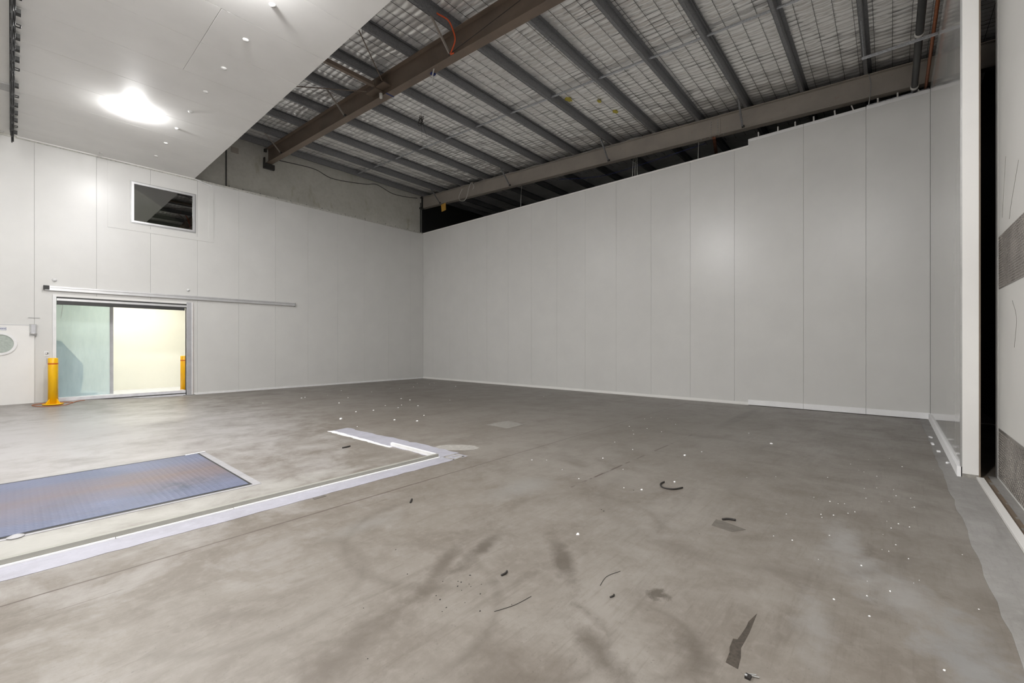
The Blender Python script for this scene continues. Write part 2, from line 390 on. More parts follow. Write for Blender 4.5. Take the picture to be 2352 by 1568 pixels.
# ---- a wall panel: front face with chamfered edges, boxes around holes
def panel_rects(x0, x1, z0, z1, holes):
    X = sorted({x0, x1, *[min(max(h[i], x0), x1) for h in holes for i in (0, 1)]}); Z = sorted({z0, z1, *[min(max(h[i], z0), z1) for h in holes for i in (2, 3)]})
    out = []
    for i in range(len(X)-1):
        for j in range(len(Z)-1):
            cx, cz = (X[i]+X[i+1])/2, (Z[j]+Z[j+1])/2
            if not any(h[0] < cx < h[1] and h[2] < cz < h[3] for h in holes): out.append((X[i], X[i+1], Z[j], Z[j+1]))
    return out
def wall_panel(parent, mat, axis, face, a0, a1, z0, z1, sign, thick=.1, holes=(), ch=.0015, gap=.0017):
    """axis 'x': panel runs along x, its face at y=face looking to sign*y; axis 'y': runs along y, face at x=face"""
    m = MB(); a0 += gap; a1 -= gap
    rr = panel_rects(a0, a1, z0, z1, holes)
    for r in rr:
        back = face - sign*thick; mid = face - sign*ch
        cl = ch if abs(r[0]-a0) < 1e-6 else 0; cr = ch if abs(r[1]-a1) < 1e-6 else 0
        P = lambda u, d, z: (u, d, z) if axis == 'x' else (d, u, z)
        m.hexa([P(r[0], mid, r[2]), P(r[1], mid, r[2]), P(r[1], back, r[2]), P(r[0], back, r[2]), P(r[0], mid, r[3]), P(r[1], mid, r[3]), P(r[1], back, r[3]), P(r[0], back, r[3])])
        m.hexa([P(r[0]+cl, face, r[2]), P(r[1]-cr, face, r[2]), P(r[1], mid, r[2]), P(r[0], mid, r[2]), P(r[0]+cl, face, r[3]), P(r[1]-cr, face, r[3]), P(r[1], mid, r[3]), P(r[0], mid, r[3])])
    return m.build('panel', mat, parent)

DOOR = (-12.29, -9.40, -1, 2.97); WIN = (-10.72, -9.19, 5.30, 6.47); PORT = (-13.46, -13.10, 1.47, 1.83)
# ---- back wall (with doorway and window)
wa = tag(MB().box(XW, DOOR[0], .09, .11, 0, H).box(DOOR[1], .1, .09, .11, 0, WIN[2]).box(DOOR[0], DOOR[1], .09, .11, DOOR[3], WIN[2]).box(WIN[1], .1, .09, .11, WIN[2], H).box(DOOR[0], WIN[0], .09, .11, WIN[2], H)
         .box(WIN[0], WIN[1], .09, .11, WIN[3], H).build('wall_back', 'seam', kind='structure'), 'off-white insulated panel wall with sliding door opening and high window', 'wall')
seams = [XW] + [-12.69-1.195*k for k in range(5, 0, -1)] + [-12.69+1.195*k for k in range(11)] + [0]
for a, b in zip(seams[:-1], seams[1:]):
    hs = [h for h in (DOOR, WIN) if h[0] < b and h[1] > a]
    wall_panel(wa, 'panel', 'x', 0., a, b, -.01, H-.02, -1, .085, hs)
MB().box(XW, 0, -.012, .02, H-.055, H).build('top_channel', 'dirty_trim', wa)
MB().box(XW, .05, .02, .14, H-.012, H+.01).build('top_ledge', 'dirty_trim', wa)
b1 = MB().box(DOOR[1]+.2, -.005, -.022, .0, 0, .06).build('trim_1', 'white_trim', kind='structure'); tag(b1, 'thin white skirting strip along back wall right of doorway', 'skirting')
for k in range(16):
    x = -8.2 + k*.52 + random.uniform(-.12, .12)
    MB().tube([(x, .03, H+.005), (x+random.uniform(-.03, .03), .05, H+.05+random.uniform(0, .02))], .012, 6).build('screw_stub', 'seam', wa)
for x, z, r in ((-9.352, 3.383, .045), (-12.324, 3.374, .05)):
    MB().lathe((x, 0, z), [(r, 0), (r*.9, -.02), (r*.5, -.05), (.005, -.06)], 14, 'y').build('fixing_dome', 'white_trim', wa, True)
MB().bar((-12.80, -.012, 2.34), (-12.59, -.012, 2.335), .012, .014).build('mounting_strip', 'alu_dull', wa)
MB().bar((-9.17, -.03, 7.0), (-8.71, -.03, 6.885), .02, .03).build('loose_trim', 'white_trim', wa)
# flashing frame around the window
for r in ((-11.265, -11.13, 5.03, H-.06), (-8.78, -8.647, 5.03, H-.06), (-11.13, -8.78, 5.03, 5.15)):
    MB().box(r[0], r[1], -.012, -.0005, r[2], r[3]).build('flashing', 'panel', wa)
# ---- upper concrete wall
wu = tag(MB().box(XW, .0, .14, .30, H-.2, 9.35).build('wall_back_upper', 'concrete_wall', kind='structure'), 'bare stained concrete wall band above the back panel wall', 'wall')
MB().box(-8.27, -8.235, .115, .14, H+.01, 8.4).build('joint_strip', 'dark_seal', wu)
MB().box(-8.10, -7.88, .10, .14, 8.29, 8.47).build('cast_plate', 'steel_taupe', wu)
MB().box(-.05, .0, .10, .14, H+.01, 8.15).build('corner_angle', 'alu_dull', wu)
MB().box(-.075, -.05, .10, .14, H+.01, 8.5).build('joint_strip', 'dark_seal', wu)
# ---- right wall (two planes)
wb = tag(MB().box(.09, .11, -17.75, 0, 0, H-.03).build('wall_right', 'seam', kind='structure'), 'tall grey-white insulated panel wall on the right', 'wall')
sb = [-14.18] + [-.735-1.1905*k for k in range(11, -1, -1)] + [0]
for a, b in zip(sb[:-1], sb[1:]):
    wall_panel(wb, 'panel', 'y', 0., a, b, -.01, H-.03, -1, .085)
for a, b in ((-15.43, -14.18), (-16.65, -15.43), (-17.73, -16.65)):
    wall_panel(wb, 'panel', 'y', -.045, a, b, .135, 7.10, -1, .13)
    MB().box(-.052, .03, a+.004, b-.004, 7.09, 7.165).build('top_channel', 'white_trim', wb)
    MB().box(-.062, -.045, a+.003, b-.003, .012, .145).build('base_strip', 'foam', wb)
MB().box(-.012, .03, -14.18, 0, H-.05, H).build('top_channel', 'panel_white', wb)
b2 = MB().box(-.045, .0, -14.18, -.02, .0, .03).box(-.02, .0, -14.18, -.02, .03, .075).build('trim_2', 'panel_white', kind='structure'); tag(b2, 'low cream base channel along right panel wall', 'skirting')
# ---- near right partition, its end facing the room
wc = tag(MB().box(-5.40, .1, -17.86, -17.82, 0, 7.2).build('wall_near_right', 'seam', kind='structure'), 'glossy grey panel partition with pale exposed end face', 'wall')
for a, b in ((-1.25, -.05), (-2.45, -1.25), (-3.65, -2.45), (-4.85, -3.65), (-5.40, -4.85)):
    wall_panel(wc, 'panel_gloss', 'x', -17.73, a, b, .12, 7.2, 1, .085)
MB().box(-5.42, -.06, -17.735, -17.70, .0, .13).build('base_strip', 'foam', wc)
MB().box(-5.43, -5.40, -17.885, -17.745, .0, 7.2).build('end_cap', 'panel_white', wc)
MB().box(-5.425, -5.40, -17.745, -17.728, .13, 7.2).build('edge_seal', 'alu_dull', wc)
MB().box(-5.432, -5.40, -17.90, -17.885, .0, 7.2).build('edge_seal', 'seal_brown', wc)
MB().box(-5.436, -5.43, -17.885, -17.745, .0, .05).build('sealant', 'patch_pale', wc)
MB().box(-5.39, .1, -17.90, -17.86, 0, 7.2).build('rear_skin', 'panel_old', wc)
# ---- front wall with kick plates (camera side)
wd = tag(MB().box(XW, -5.16, YS-.25, YS, 0, H).build('wall_front', 'panel_old', kind='structure'), 'scuffed white wall with two tread plate guards at far right', 'wall')
tag(MB().box(-5.3, -.3, YS-.7, YS-.6, 0, 7.2).build('wall_recess', 'dark_seal', kind='structure'), 'wall at the back of the slot behind the partition, coloured dark for its shade', 'wall')  # near-black colour stands in for the shade inside the slot
MB().box(-5.28, -5.15, YS-.25, YS+.004, 0, H).build('door_jamb', 'panel', wd)
for z0, z1 in ((2.29, 2.91), (.045, .632)):
    p = MB().box(-9.6, -5.36, YS+.001, YS+.006, z0, z1).build('tread_plate', 'tread_steel', wd); p['label'] = 'ribbed steel tread plate guard'
    m = MB(); st_ = .034; i_ = 0; x_ = -5.38
    while x_ > -9.57:
        j_ = 0; z_ = z0+.02
        while z_ < z1-.012:
            d_ = 1 if (i_+j_) % 2 else -1; L = .0155; w_ = .0048; ca, sa = .62, .78*d_
            A = (x_-ca*L, z_-sa*L); B = (x_+ca*L, z_+sa*L); N_ = (-sa*w_, ca*w_); f0, f1 = YS+.006, YS+.0105; n0 = len(m.v)
            m.v += [(A[0], f0, A[1]), (x_+N_[0], f0, z_+N_[1]), (B[0], f0, B[1]), (x_-N_[0], f0, z_-N_[1]), (x_, f1, z_), (x_+(B[0]-x_)*.5, f1, z_+(B[1]-z_)*.5), (x_+(A[0]-x_)*.5, f1, z_+(A[1]-z_)*.5)]
            m.f += [(n0, n0+1, n0+4, n0+6), (n0+1, n0+2, n0+5, n0+4), (n0+2, n0+3, n0+4, n0+5), (n0+3, n0, n0+6, n0+4)]
            z_ += st_*.86; j_ += 1
        x_ -= st_; i_ += 1
    m.build('tread_lugs', 'tread_steel', p, kind='stuff')
for p0, p1, p2 in (((-5.75, 3.75), (-5.62, 3.35), (-5.56, 3.1)), ((-6.4, 3.5), (-6.05, 3.15), (-5.95, 3.0)), ((-6.1, 2.1), (-6.3, 1.9), (-6.2, 1.6))):
    MB().tube(spline([(p0[0], YS+.001, p0[1]), (p1[0], YS+.001, p1[1]), (p2[0], YS+.001, p2[1])]), .0022, 6).build('scuff', 'patch_grey', wd, True)
# sill between partition end and front wall
sl = thing('trim_3', 'pale threshold sill running along the front wall base', 'sill', kind='structure')
MB().box(-14, -5.43, -17.925, -17.865, 0, .03).build('sill_rail', 'panel_white', sl)
MB().box(-14, -5.2, -17.985, -17.925, 0, .004).build('drain_slot', 'seal_brown', sl)
for k in range(14):
    x = -5.5-.42*k + random.uniform(-.16, .16); q = random.uniform(.015, .045)
    MB().box(x-random.uniform(.02, .09), x, -17.985, -17.985+q, .004, .011).build('slot_crumb', 'patch_grey', sl)
MB().box(-14, -5.2, YS, -17.985, 0, .012).build('sill_edge', 'strip_grey', sl)
# ---- left and far walls
tag(MB().box(XW-.2, XW, YS-.3, .3, 0, 9.).build('wall_left', 'panel_old', kind='structure'), 'plain white panel wall behind the viewpoint on the left', 'wall')
tag(MB().box(XE, XE+.2, YS-.8, .4, 0, 9.6).build('wall_far_bay', 'concrete_wall', kind='structure'), 'dark concrete wall of the unlit bay beyond the right wall', 'wall')
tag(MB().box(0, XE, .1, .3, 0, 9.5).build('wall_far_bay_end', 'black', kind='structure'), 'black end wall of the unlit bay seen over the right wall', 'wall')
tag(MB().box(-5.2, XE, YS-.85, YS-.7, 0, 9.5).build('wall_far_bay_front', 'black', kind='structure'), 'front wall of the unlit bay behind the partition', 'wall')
tag(MB().box(.12, XE, YS-.8, .1, -.05, 0).build('floor_far_bay', 'concrete_floor', kind='structure'), 'concrete floor of the unlit bay beyond the right wall', 'floor')

# ---- panel ceiling over the left bay
ce = tag(MB().box(-13.10, -9.19, YS, .0, H+.08, H+.10).box(XW, -13.10, YS, 0, H+.08, H+.10).build('ceiling', 'seam', kind='structure'), 'smooth white panel ceiling over the left bay', 'ceiling')
cy = [0] + [-.65-1.19*k for k in range(15)] + [YS]
for i, (b, a) in enumerate(zip(cy[:-1], cy[1:])):
    cuts = [-13.10, -10.88, -9.18] if i in (6, 7, 10) else [-13.10, -9.18]
    for x0, x1 in zip(cuts[:-1], cuts[1:]):
        m = MB(); q = .0025
        m.box(x0+q, x1-q, a+q, b-q, H+.003, H+.085)
        m.hexa([(x0+q+.003, a+q+.003, H), (x1-q-.003, a+q+.003, H), (x1-q-.003, b-q-.003, H), (x0+q+.003, b-q-.003, H), (x0+q, a+q, H+.003), (x1-q, a+q, H+.003), (x1-q, b-q, H+.003), (x0+q, b-q, H+.003)])
        m.build('panel', 'ceiling_panel', ce)
    MB().box(XW, -13.11, a+.002, b-.002, H, H+.08).build('panel', 'panel_old', ce)
MB().box(XW, -13.105, -3.32, -2.93, H-.02, H).build('cover_strip', 'alu_dull', ce)
for k in range(14):
    y = -1.24-1.205*k
    MB().lathe((-10.37, y, H), [(.05, 0), (.047, -.014), (.03, -.026), (.004, -.03)], 16).build('fixing_dome', 'dome_white', ce, True)
for x, y in ((-11.43, -.30), (-13.25, -.12)):
    MB().lathe((x, y, H), [(.045, 0), (.04, -.014), (.02, -.024), (.004, -.026)], 14).build('fixing_dome', 'dome_white', ce, True)
MB().box(-13.0, -9.15, -.035, -.012, H-.03, H).build('cornice_angle', 'panel_white', ce)

# ================================================================== ROOF
PITCH = .051
def zt(y): return 8.76 + PITCH*y           # top of rafters
PUR = [-.12, -1.36, -2.85, -4.3, -5.75, -7.22, -8.68, -10.15, -11.6, -12.9, -14.16, -15.43, -16.68, -17.9]
# foil blanket: pillows between the wires
def noise1(i, j): return random.Random(i*7919 + j*104729).random()
def foil_mesh(x0, x1, nx, ny, name):
    m = MB(); ys_ = [YS-.7 + (0.14-YS+.7)*j/ny for j in range(ny+1)]; xs_ = [x0 + (x1-x0)*i/nx for i in range(nx+1)]
    for j, y in enumerate(ys_):
        vy = y/.29; fy = abs(math.sin(math.pi*vy)); near = min(abs(y-p) for p in PUR)
        for x in xs_:
            wav = .18*math.sin(1.7*y+.6*x) + .10*math.sin(4.3*y+2.1*x)
            u = x/.15 + wav; cu = math.floor(u); cv = math.floor(vy); a = .55 + .75*noise1(cu, cv)
            s_ = abs(math.sin(math.pi*u))**.8
            zz = -.034*a*s_*(.45+.55*fy**.7) - .008*math.sin(9*x+5*y)*s_
            zz *= min(1., .25 + near/.25)
            m.v.append((x, y, zt(y) + .222 + zz))
    W = nx+1
    m.f = [(j*W+i, j*W+i+1, (j+1)*W+i+1, (j+1)*W+i) for j in range(ny) for i in range(nx)]
    return m
roof = tag(foil_mesh(-9.8, .9, 560, 300, 'r').build('roof', 'foil', smooth=True, kind='structure'), 'silver foil insulation blanket under the pitched roof', 'roof')
foil_mesh(.9, XE, 160, 190, 'r').build('foil_blanket', 'foil', roof, True)
m = MB().hexa([(XW, YS-.8, zt(YS)+.25), (XE, YS-.8, zt(YS)+.25), (XE, .35, zt(0)+.25), (XW, .35, zt(0)+.25), (XW, YS-.8, zt(YS)+.3), (XE, YS-.8, zt(YS)+.3), (XE, .35, zt(0)+.3), (XW, .35, zt(0)+.3)])
m.build('roof_sheet', 'black', roof)
m = MB(); k = 0
x = -9.75
while x < 2.2:
    m.bar((x, YS-.6, zt(YS-.6)+.216), (x, .12, zt(.12)+.216), .005, .005); x += .15
y = YS-.5
while y < .1:
    m.bar((-9.8, y, zt(y)+.190), (2.2, y, zt(y)+.190), .006, .006); y += .29
m.build('safety_mesh', 'wire', roof, kind='stuff')
for px_, py_, s_ in ((-2.96, -10.34, .16), (-2.37, -10.96, .10), (-1.58, -11.05, .12)):
    pts = [(px_+s_*math.cos(t)*random.uniform(.6, 1.1), py_+s_*.6*math.sin(t)*random.uniform(.6, 1.1)) for t in [2*math.pi*i/11 for i in range(11)]]
    mm = MB(); kk = len(pts)
    mm.v = [(a, b, zt(b)+.196) for a, b in pts] + [(a, b, zt(b)+.182) for a, b in pts]
    mm.f = [tuple(range(kk, 2*kk)), tuple(range(kk))] + [(i, (i+1) % kk, kk+(i+1) % kk, kk+i) for i in range(kk)]
    mm.build('insulation_tear', 'stain_yellow', roof)

# rafters
def rafter(xc, mat, label, y1=.09):
    r = thing('steel_rafter', label, 'beam', group=None)
    D = .54; y0 = YS-.65
    MB().box(xc-.007, xc+.007, y0, y1, 8.22+.015, 8.76-.015, PITCH).build('web', mat, r)
    MB().box(xc-.1, xc+.1, y0, y1, 8.22, 8.236, PITCH).build('bottom_flange', mat, r)
    MB().box(xc-.1, xc+.1, y0, y1, 8.744, 8.76, PITCH).build('top_flange', mat, r)
    return r
R1 = rafter(-6.92, 'steel_brown', 'brown painted steel rafter crossing above the floor beside the panel ceiling')
R2 = rafter(.06, 'steel_taupe', 'taupe painted steel rafter running above the right panel wall')
rafter(6.8, 'steel_taupe', 'steel rafter at the far side of the unlit bay')
for R_, xc, side, ys_ in ((R1, -6.92, -1, (-1.30, -5.66, -10.08, -14.4)), (R2, .06, -1, (-1.30, -5.62, -10.0, -14.06))):
    for y in ys_:
        zb = 8.235+PITCH*y
        MB().bar((xc+side*.09, y, zb+.01), (xc+side*.66, y-.03, zt(y)+.03), .045, .007, (0, 1, 0)).bar((xc+side*.09, y+.02, zb+.01), (xc+side*.66, y-.01, zt(y)+.03), .007, .04, (0, 1, 0)).build('fly_brace', 'galv' if R_ is R2 else 'steel_taupe', R_)
        MB().box(xc+side*.10-.03, xc+side*.10+.03, y-.03, y+.03, zb, zb+.06).build('cleat', 'dark_seal', R_)
# seats of the rafters on the concrete wall
MB().box(-7.10, -6.74, -.02, .095, 8.02, 8.20).build('seat_bracket', 'dark_seal', R1)
MB().box(-7.10, -7.06, -.02, .095, 8.20, 8.40).build('seat_bracket', 'dark_seal', R1)
MB().box(-7.08, -6.99, .02, .095, 8.62, 8.72).build('seat_bracket', 'dark_seal', R1)
MB().box(-.16, .02, -.04, .095, 8.17, 8.25).build('seat_bracket', 'dark_seal', R2)
MB().box(-.10, .02, .02, .095, 8.70, 8.76).build('seat_bracket', 'dark_seal', R2)
# splice plate with bolts on the right rafter
MB().box(.035, .053, -13.46, -13.14, 7.60, 8.02).build('splice_plate', 'steel_taupe', R2)
for c_ in (-13.39, -13.21):
    for k in range(6):
        MB().lathe((.035, c_, 7.64+.068*k), [(.018, 0), (.018, -.014)], 6, 'x').build('bolt', 'alu_dull', R2)
for k in range(6):
    y = -12.95-.12*k
    MB().lathe((-.0, y, zt(y)), [(.016, 0), (.016, .02)], 6).build('bolt', 'alu_dull', R2)
    MB().lathe((-.0, y, zt(y)-.54), [(.016, 0), (.016, -.02)], 6).build('bolt', 'alu_dull', R2)
MB().bar((.0, -13.3, 7.50), (1.5, -12.95, 7.52), .08, .06).build('stub_angle', 'rust', R2)
# purlins
ordn = 'first second third fourth fifth sixth seventh eighth ninth tenth eleventh twelfth thirteenth fourteenth'.split()
for i, y in enumerate(PUR):
    z = zt(y)+.002; m = MB()
    m.box(-9.9, XE-.02, y-.004, y+.004, z, z+.20)               # web
    m.box(-9.9, XE-.02, y, y+.072, z, z+.006)                 # bottom flange, north side
    m.box(-9.9, XE-.02, y+.066, y+.072, z, z+.022)            # lip
    m.box(-9.9, XE-.02, y-.07, y, z+.194, z+.20)              # top flange
    tag(m.build('roof_purlin', 'galv'), f'galvanised roof purlin, {ordn[i]} one out from the concrete wall', 'purlin', 'galvanised roof purlins')
    if i:
        yn = PUR[i-1]; p0 = (-3.5, y+.075, zt(y)+.07); p1 = (-3.5, yn-.006, zt(yn)+.07)
        b = thing('bridging_bar', f'galvanised bridging bar between the {ordn[i-1]} and {ordn[i]} purlins', 'bridging', group='bridging bars between purlins')
        MB().bar(p0, p1, .055, .005).bar((p0[0]+.027, p0[1], p0[2]+.03), (p1[0]+.027, p1[1], p1[2]+.03), .005, .06).build('channel', 'galv_bright', b)
        MB().box(-3.54, -3.45, y+.006, y+.03, zt(y)+.03, zt(y)+.14).build('end_lug', 'galv', b)
# brown strut and rod bracing beside the left rafter
s_ = tag(MB().bar((-9.9, -7.38, 8.10), (-7.17, -7.36, 8.10), .09, .09).build('brace_strut', 'steel_brown'), 'dark square steel strut joining the brown rafter above the ceiling edge', 'strut')
MB().box(-7.14, -6.93, -7.75, -6.95, 8.03, 8.05).box(-7.16, -6.94, -7.42, -7.30, 8.0, 8.24).build('gusset_plate', 'steel_brown', R1)
tag(MB().tube([(-7.16, -7.72, 8.07), (-9.6, -9.9, 8.10)], .012, 6).build('brace_rod', 'steel_brown'), 'thin dark bracing rod slanting toward the ceiling edge from the gusset', 'rod')
tag(MB().tube([(-7.16, -7.0, 8.07), (-9.7, -4.6, 8.14)], .012, 6).build('brace_rod', 'steel_brown'), 'thin dark bracing rod running back toward the concrete wall from the gusset', 'rod')

# ================================================================== LAMPS
def lamp(x, y, label, glow='lamp_glow'):
    t = thing('ceiling_light', label, 'light', group='ceiling lights')
    MB().lathe((x, y, H), [(.205, 0), (.205, -.006), (.20, -.008)], 32).build('rim', 'white_trim', t, True)
    MB().lathe((x, y, H), [(.19, -.009), (.185, -.03), (.165, -.06), (.125, -.085), (.07, -.098), (.01, -.10)], 32).build('diffuser', glow, t, True)
    return t
lamp(-11.22, -3.95, 'bright round ceiling light on the white panel ceiling', 'lamp_glow_dim')
lamp(-11.12, -10.3, 'round ceiling light just above the top of the picture')
lamp(-13.6, -15.9, 'added round ceiling light near the front wall, unseen left of the viewpoint')  # added out of view to brighten the foreground and right side
lamp(-15.8, -9.5, 'round ceiling light left of the view in the middle row')

# ================================================================== FESTOON LINE
fs = thing('festoon_cable_line', 'black festoon cable trolleys bunched along the ceiling edge rail', 'cable trolley')
MB().box(-13.115, -13.085, -16, -.35, H-.05, H).build('rail', 'dark_seal', fs)
ty = [-.55, -1.0, -1.45, -1.95, -2.45, -2.95, -3.55, -4.35, -4.8, -5.25, -5.7, -6.1, -6.55, -7.0, -7.5, -8.]
for i, y in enumerate(ty):
    tr_ = MB().box(-13.105, -13.045, y-.07, y+.07, H-.17, H-.05).tube([(-13.07, y-.05, H-.03), (-13.07, y+.05, H-.03)], .025, 8).build('trolley', 'black', fs)
    if i % 2 == 0 or i in (3, 9):
        MB().box(-13.045, -12.99, y-.06, y+.05, H-.12, H-.05).build('side_plate', 'dark_seal', tr_)
    else:
        MB().tube([(-13.05, y-.05, H-.08), (-12.99, y-.05, H-.08), (-12.99, y+.05, H-.08), (-13.05, y+.05, H-.08)], .010, 6).build('hanger_loop', 'black', tr_)
    if i+1 < len(ty):
        yn = ty[i+1]; 
        for dx, dz in ((-.01, .26), (.012, .23)):
            MB().tube(spline([(-13.075+dx, y-.04, H-.16), (-13.072+dx, y*.75+yn*.25, H-.15-dz*.8), (-13.07+dx, (y+yn)/2, H-.15-dz), (-13.072+dx, y*.25+yn*.75, H-.15-dz*.8), (-13.075+dx, yn+.04, H-.16)]), .013, 6).build('cable_loop', 'black', fs, True)

# ================================================================== WINDOW
wn = thing('window_1', 'dark viewing window in a polished aluminium frame high on the back wall', 'window', kind='structure')
x0, x1, z0, z1 = -10.738, -9.175, 5.28, 6.487
for r in ((x0, x0+.055, z0, z1), (x1-.055, x1, z0, z1), (x0+.055, x1-.055, z0, z0+.055), (x0+.055, x1-.055, z1-.055, z1)):
    MB().box(r[0], r[1], -.035, .02, r[2], r[3]).build('window_frame', 'alu', wn)
for r in ((x0-.03, x0, z0-.03, z1+.03), (x1, x1+.03, z0-.03, z1+.03), (x0, x1, z0-.03, z0), (x0, x1, z1, z1+.03)):
    MB().box(r[0], r[1], -.014, .0, r[2], r[3]).build('outer_bead', 'alu_dull', wn)
MB().box(x0+.05, x1-.05, .008, .014, z0+.05, z1-.05).build('pane', 'window_glass', wn)
m = MB()
m.box(x0-.3, x1+.3, 1.6, 1.62, z0-.5, z1+.1).box(x0-.3, x0-.28, .12, 1.6, z0-.5, z1+.1).box(x1+.28, x1+.3, .12, 1.6, z0-.5, z1+.1).box(x0-.3, x1+.3, .12, 1.6, z1+.1, z1+.12).box(x0-.3, x1+.3, .12, 1.6, z0-.52, z0-.5)
m.build('dark_recess', 'glass_dark_room', wn)

# ================================================================== DOORWAY
dw = thing('door_1', 'wide open doorway with raised shutter and grey steel jamb in the back wall', 'doorway', kind='structure')
MB().box(-9.40, -9.27, -.05, .12, 0, 2.985).build('jamb', 'steel_grey', dw)
MB().box(-9.27, -9.235, -.055, .0, 0, 2.985).build('jamb_trim', 'white_trim', dw)
MB().box(-9.235, -9.225, -.03, .0, 0, 2.97).build('edge_seal', 'cable_brown', dw)
MB().box(-12.36, -12.29, -.04, .12, floor_z(-12.3, 0)-.02, 2.985).build('jamb', 'white_trim', dw)
MB().box(-12.36, -9.27, -.03, .12, 2.93, 2.99).build('lintel', 'panel_white', dw)
MB().box(-12.28, -9.42, -.02, .10, 2.885, 2.93).build('track_seal', 'dark_seal', dw)
MB().box(-12.28, -9.40, -.04, .02, 2.825, 2.885).build('shutter_rail', 'alu', dw)
MB().box(-12.28, -9.40, -.045, .03, 2.80, 2.825).build('shutter_rail', 'dark_seal', dw)
MB().box(-12.28, -9.45, -.05, .05, 2.72, 2.80).build('shutter_bar', 'pipe_dark', dw)
MB().box(-12.29, -9.42, -.02, .30, -.03, .17).build('threshold', 'sill', dw)
MB().box(-12.29, -9.42, -.03, -.018, .06, .085).build('threshold_seal', 'dark_seal', dw)
MB().tube([(-12.17, -.02, 2.72), (-12.20, .0, 2.35)], .006, 6).build('pull_cord', 'alu_dull', dw)
MB().box(-9.48, -9.18, -.09, -.02, .0, .022).build('floor_guide', 'alu_dull', dw)
# sliding door track above
tk = thing('door_track', 'long aluminium sliding door track fixed above the doorway', 'track')
MB().box(-12.50, -6.03, -.07, -.001, 3.165, 3.205).build('upper_rail', 'alu', tk)
MB().box(-12.50, -6.03, -.05, -.001, 3.12, 3.165).build('back_rail', 'alu', tk)
MB().box(-12.50, -6.03, -.075, -.001, 3.085, 3.12).build('lower_rail', 'alu', tk)
MB().box(-12.53, -12.42, -.09, -.001, 3.10, 3.21).build('end_stop', 'black', tk)
MB().box(-6.05, -6.02, -.08, -.001, 3.075, 3.205).build('end_cap', 'alu_dull', tk)
# the lit room beyond
for nm, bx, mt, lb in (('wall_lit_room_back', (-13.2, -7.6, 3.2, 3.3, 0, 3.6), 'cream_wall', 'bright cream rear wall seen through the doorway'),
        ('wall_lit_room_left', (-13.3, -13.2, .12, 3.3, 0, 3.6), 'cream_wall', 'cream left wall of the lit room'),
        ('wall_lit_room_right', (-7.6, -7.5, .12, 3.3, 0, 3.6), 'cream_wall', 'cream right wall of the lit room'),
        ('ceiling_lit_room', (-13.2, -7.6, .12, 3.2, 3.6, 3.65), 'panel_white', 'white ceiling of the lit room'),
        ('floor_lit_room', (-13.2, -7.6, .302, 3.2, -.05, .04), 'sill', 'pale floor of the lit room')):
    tag(MB().box(*bx).build(nm, mt, kind='structure'), lb, nm.split('_')[0])
rm = thing('door_3', 'pale teal frosted pane with grey post inside the doorway', 'door', kind='structure')
MB().box(-11.11, -11.03, .96, 1.04, .04, 3.5).build('post', 'steel_grey', rm)
pn = MB().box(-12.9, -11.11, .98, .995, .05, 3.5).build('frosted_door_pane', 'frosted_pane', rm); pn['label'] = 'pale teal frosted pane'
bt = thing('batten_light', 'white batten light on the ceiling of the lit room', 'light')
MB().box(-11.6, -9.2, 1.5, 1.72, 3.52, 3.598).build('housing', 'white_trim', bt)
MB().box(-11.55, -9.25, 1.52, 1.70, 3.49, 3.52).build('diffuser', 'batten_glow', bt)
# block added behind the frosted pane to give its dark silhouette
pl = thing('silhouette_block', 'added block giving the dark silhouette behind the frosted teal pane', 'block')
prof = [(-12.75, .16), (-11.72, .16), (-11.66, .60), (-11.66, 1.03), (-12.13, 1.74), (-12.75, 1.74)]
m = MB(); k = len(prof); m.v = [(x, 1.35, z) for x, z in prof] + [(x, 2.2, z) for x, z in prof]
m.f = [tuple(range(k)), tuple(range(k, 2*k))] + [(i, (i+1) % k, k+(i+1) % k, k+i) for i in range(k)]
m.build('block_body', 'block_teal', pl)
m = MB()
for y in (1.35, 1.75, 2.1): m.box(-12.75, -11.35, y, y+.1, .04, .13)
m.box(-12.75, -11.35, 1.35, 2.2, .13, .16).build('block_base', 'block_teal', pl)

# ---- personnel door at the left edge
pd = thing('door_2', 'white personnel door with round porthole at the left edge', 'door', kind='structure')
zf = floor_z(-13, 0)
m = MB()
for r in panel_rects(-13.75, -12.69, zf, 2.14, [(-13.45, -13.11, 1.48, 1.82)]): m.box(r[0], r[1], -.045, -.002, r[2], r[3])
m.build('door_leaf', 'panel_white', pd)
# ring, glass, gasket
def ring(c, r0, r1, d0, d1, seg=40):
    m = MB(); n0 = 0
    for r, d in ((r0, d1), (r0, d0), (r1, d0), (r1, d1)):
        for k in range(seg):
            t = 2*math.pi*k/seg; m.v.append((c[0]+r*math.cos(t), d, c[2]+r*math.sin(t)))
    for i in range(4):
        for k in range(seg):
            k2 = (k+1) % seg; j = (i+1) % 4
            m.f.append((i*seg+k, i*seg+k2, j*seg+k2, j*seg+k))
    return m
ring((-13.28, 0, 1.65), .235, .29, -.075, -.04).build('porthole_ring', 'white_trim', pd, False)
MB().lathe((-13.28, 0, 1.65), [(.24, -.05), (.24, -.056)], 40, 'y').build('porthole_glass', 'port_glass', pd)
MB().box(-13.75, -12.70, -.05, -.045, 2.13, 2.145).build('top_edge', 'steel_grey', pd)
lk = MB().box(-12.78, -12.65, -.06, -.001, 1.86, 2.165).build('lock_plate', 'alu_dull', pd)
MB().box(-12.75, -12.67, -.10, -.06, 1.93, 2.15).build('lock_cover', 'steel_grey', lk)
MB().tube([(-12.755, -.08, 1.925), (-12.71, -.13, 1.915), (-12.66, -.08, 1.905)], .022, 8).build('latch', 'alu', lk, True)
sg = MB().box(-13.6, -13.17, -.048, -.045, 1.99, 2.075).build('door_sign', 'white_trim', pd)
m = MB()
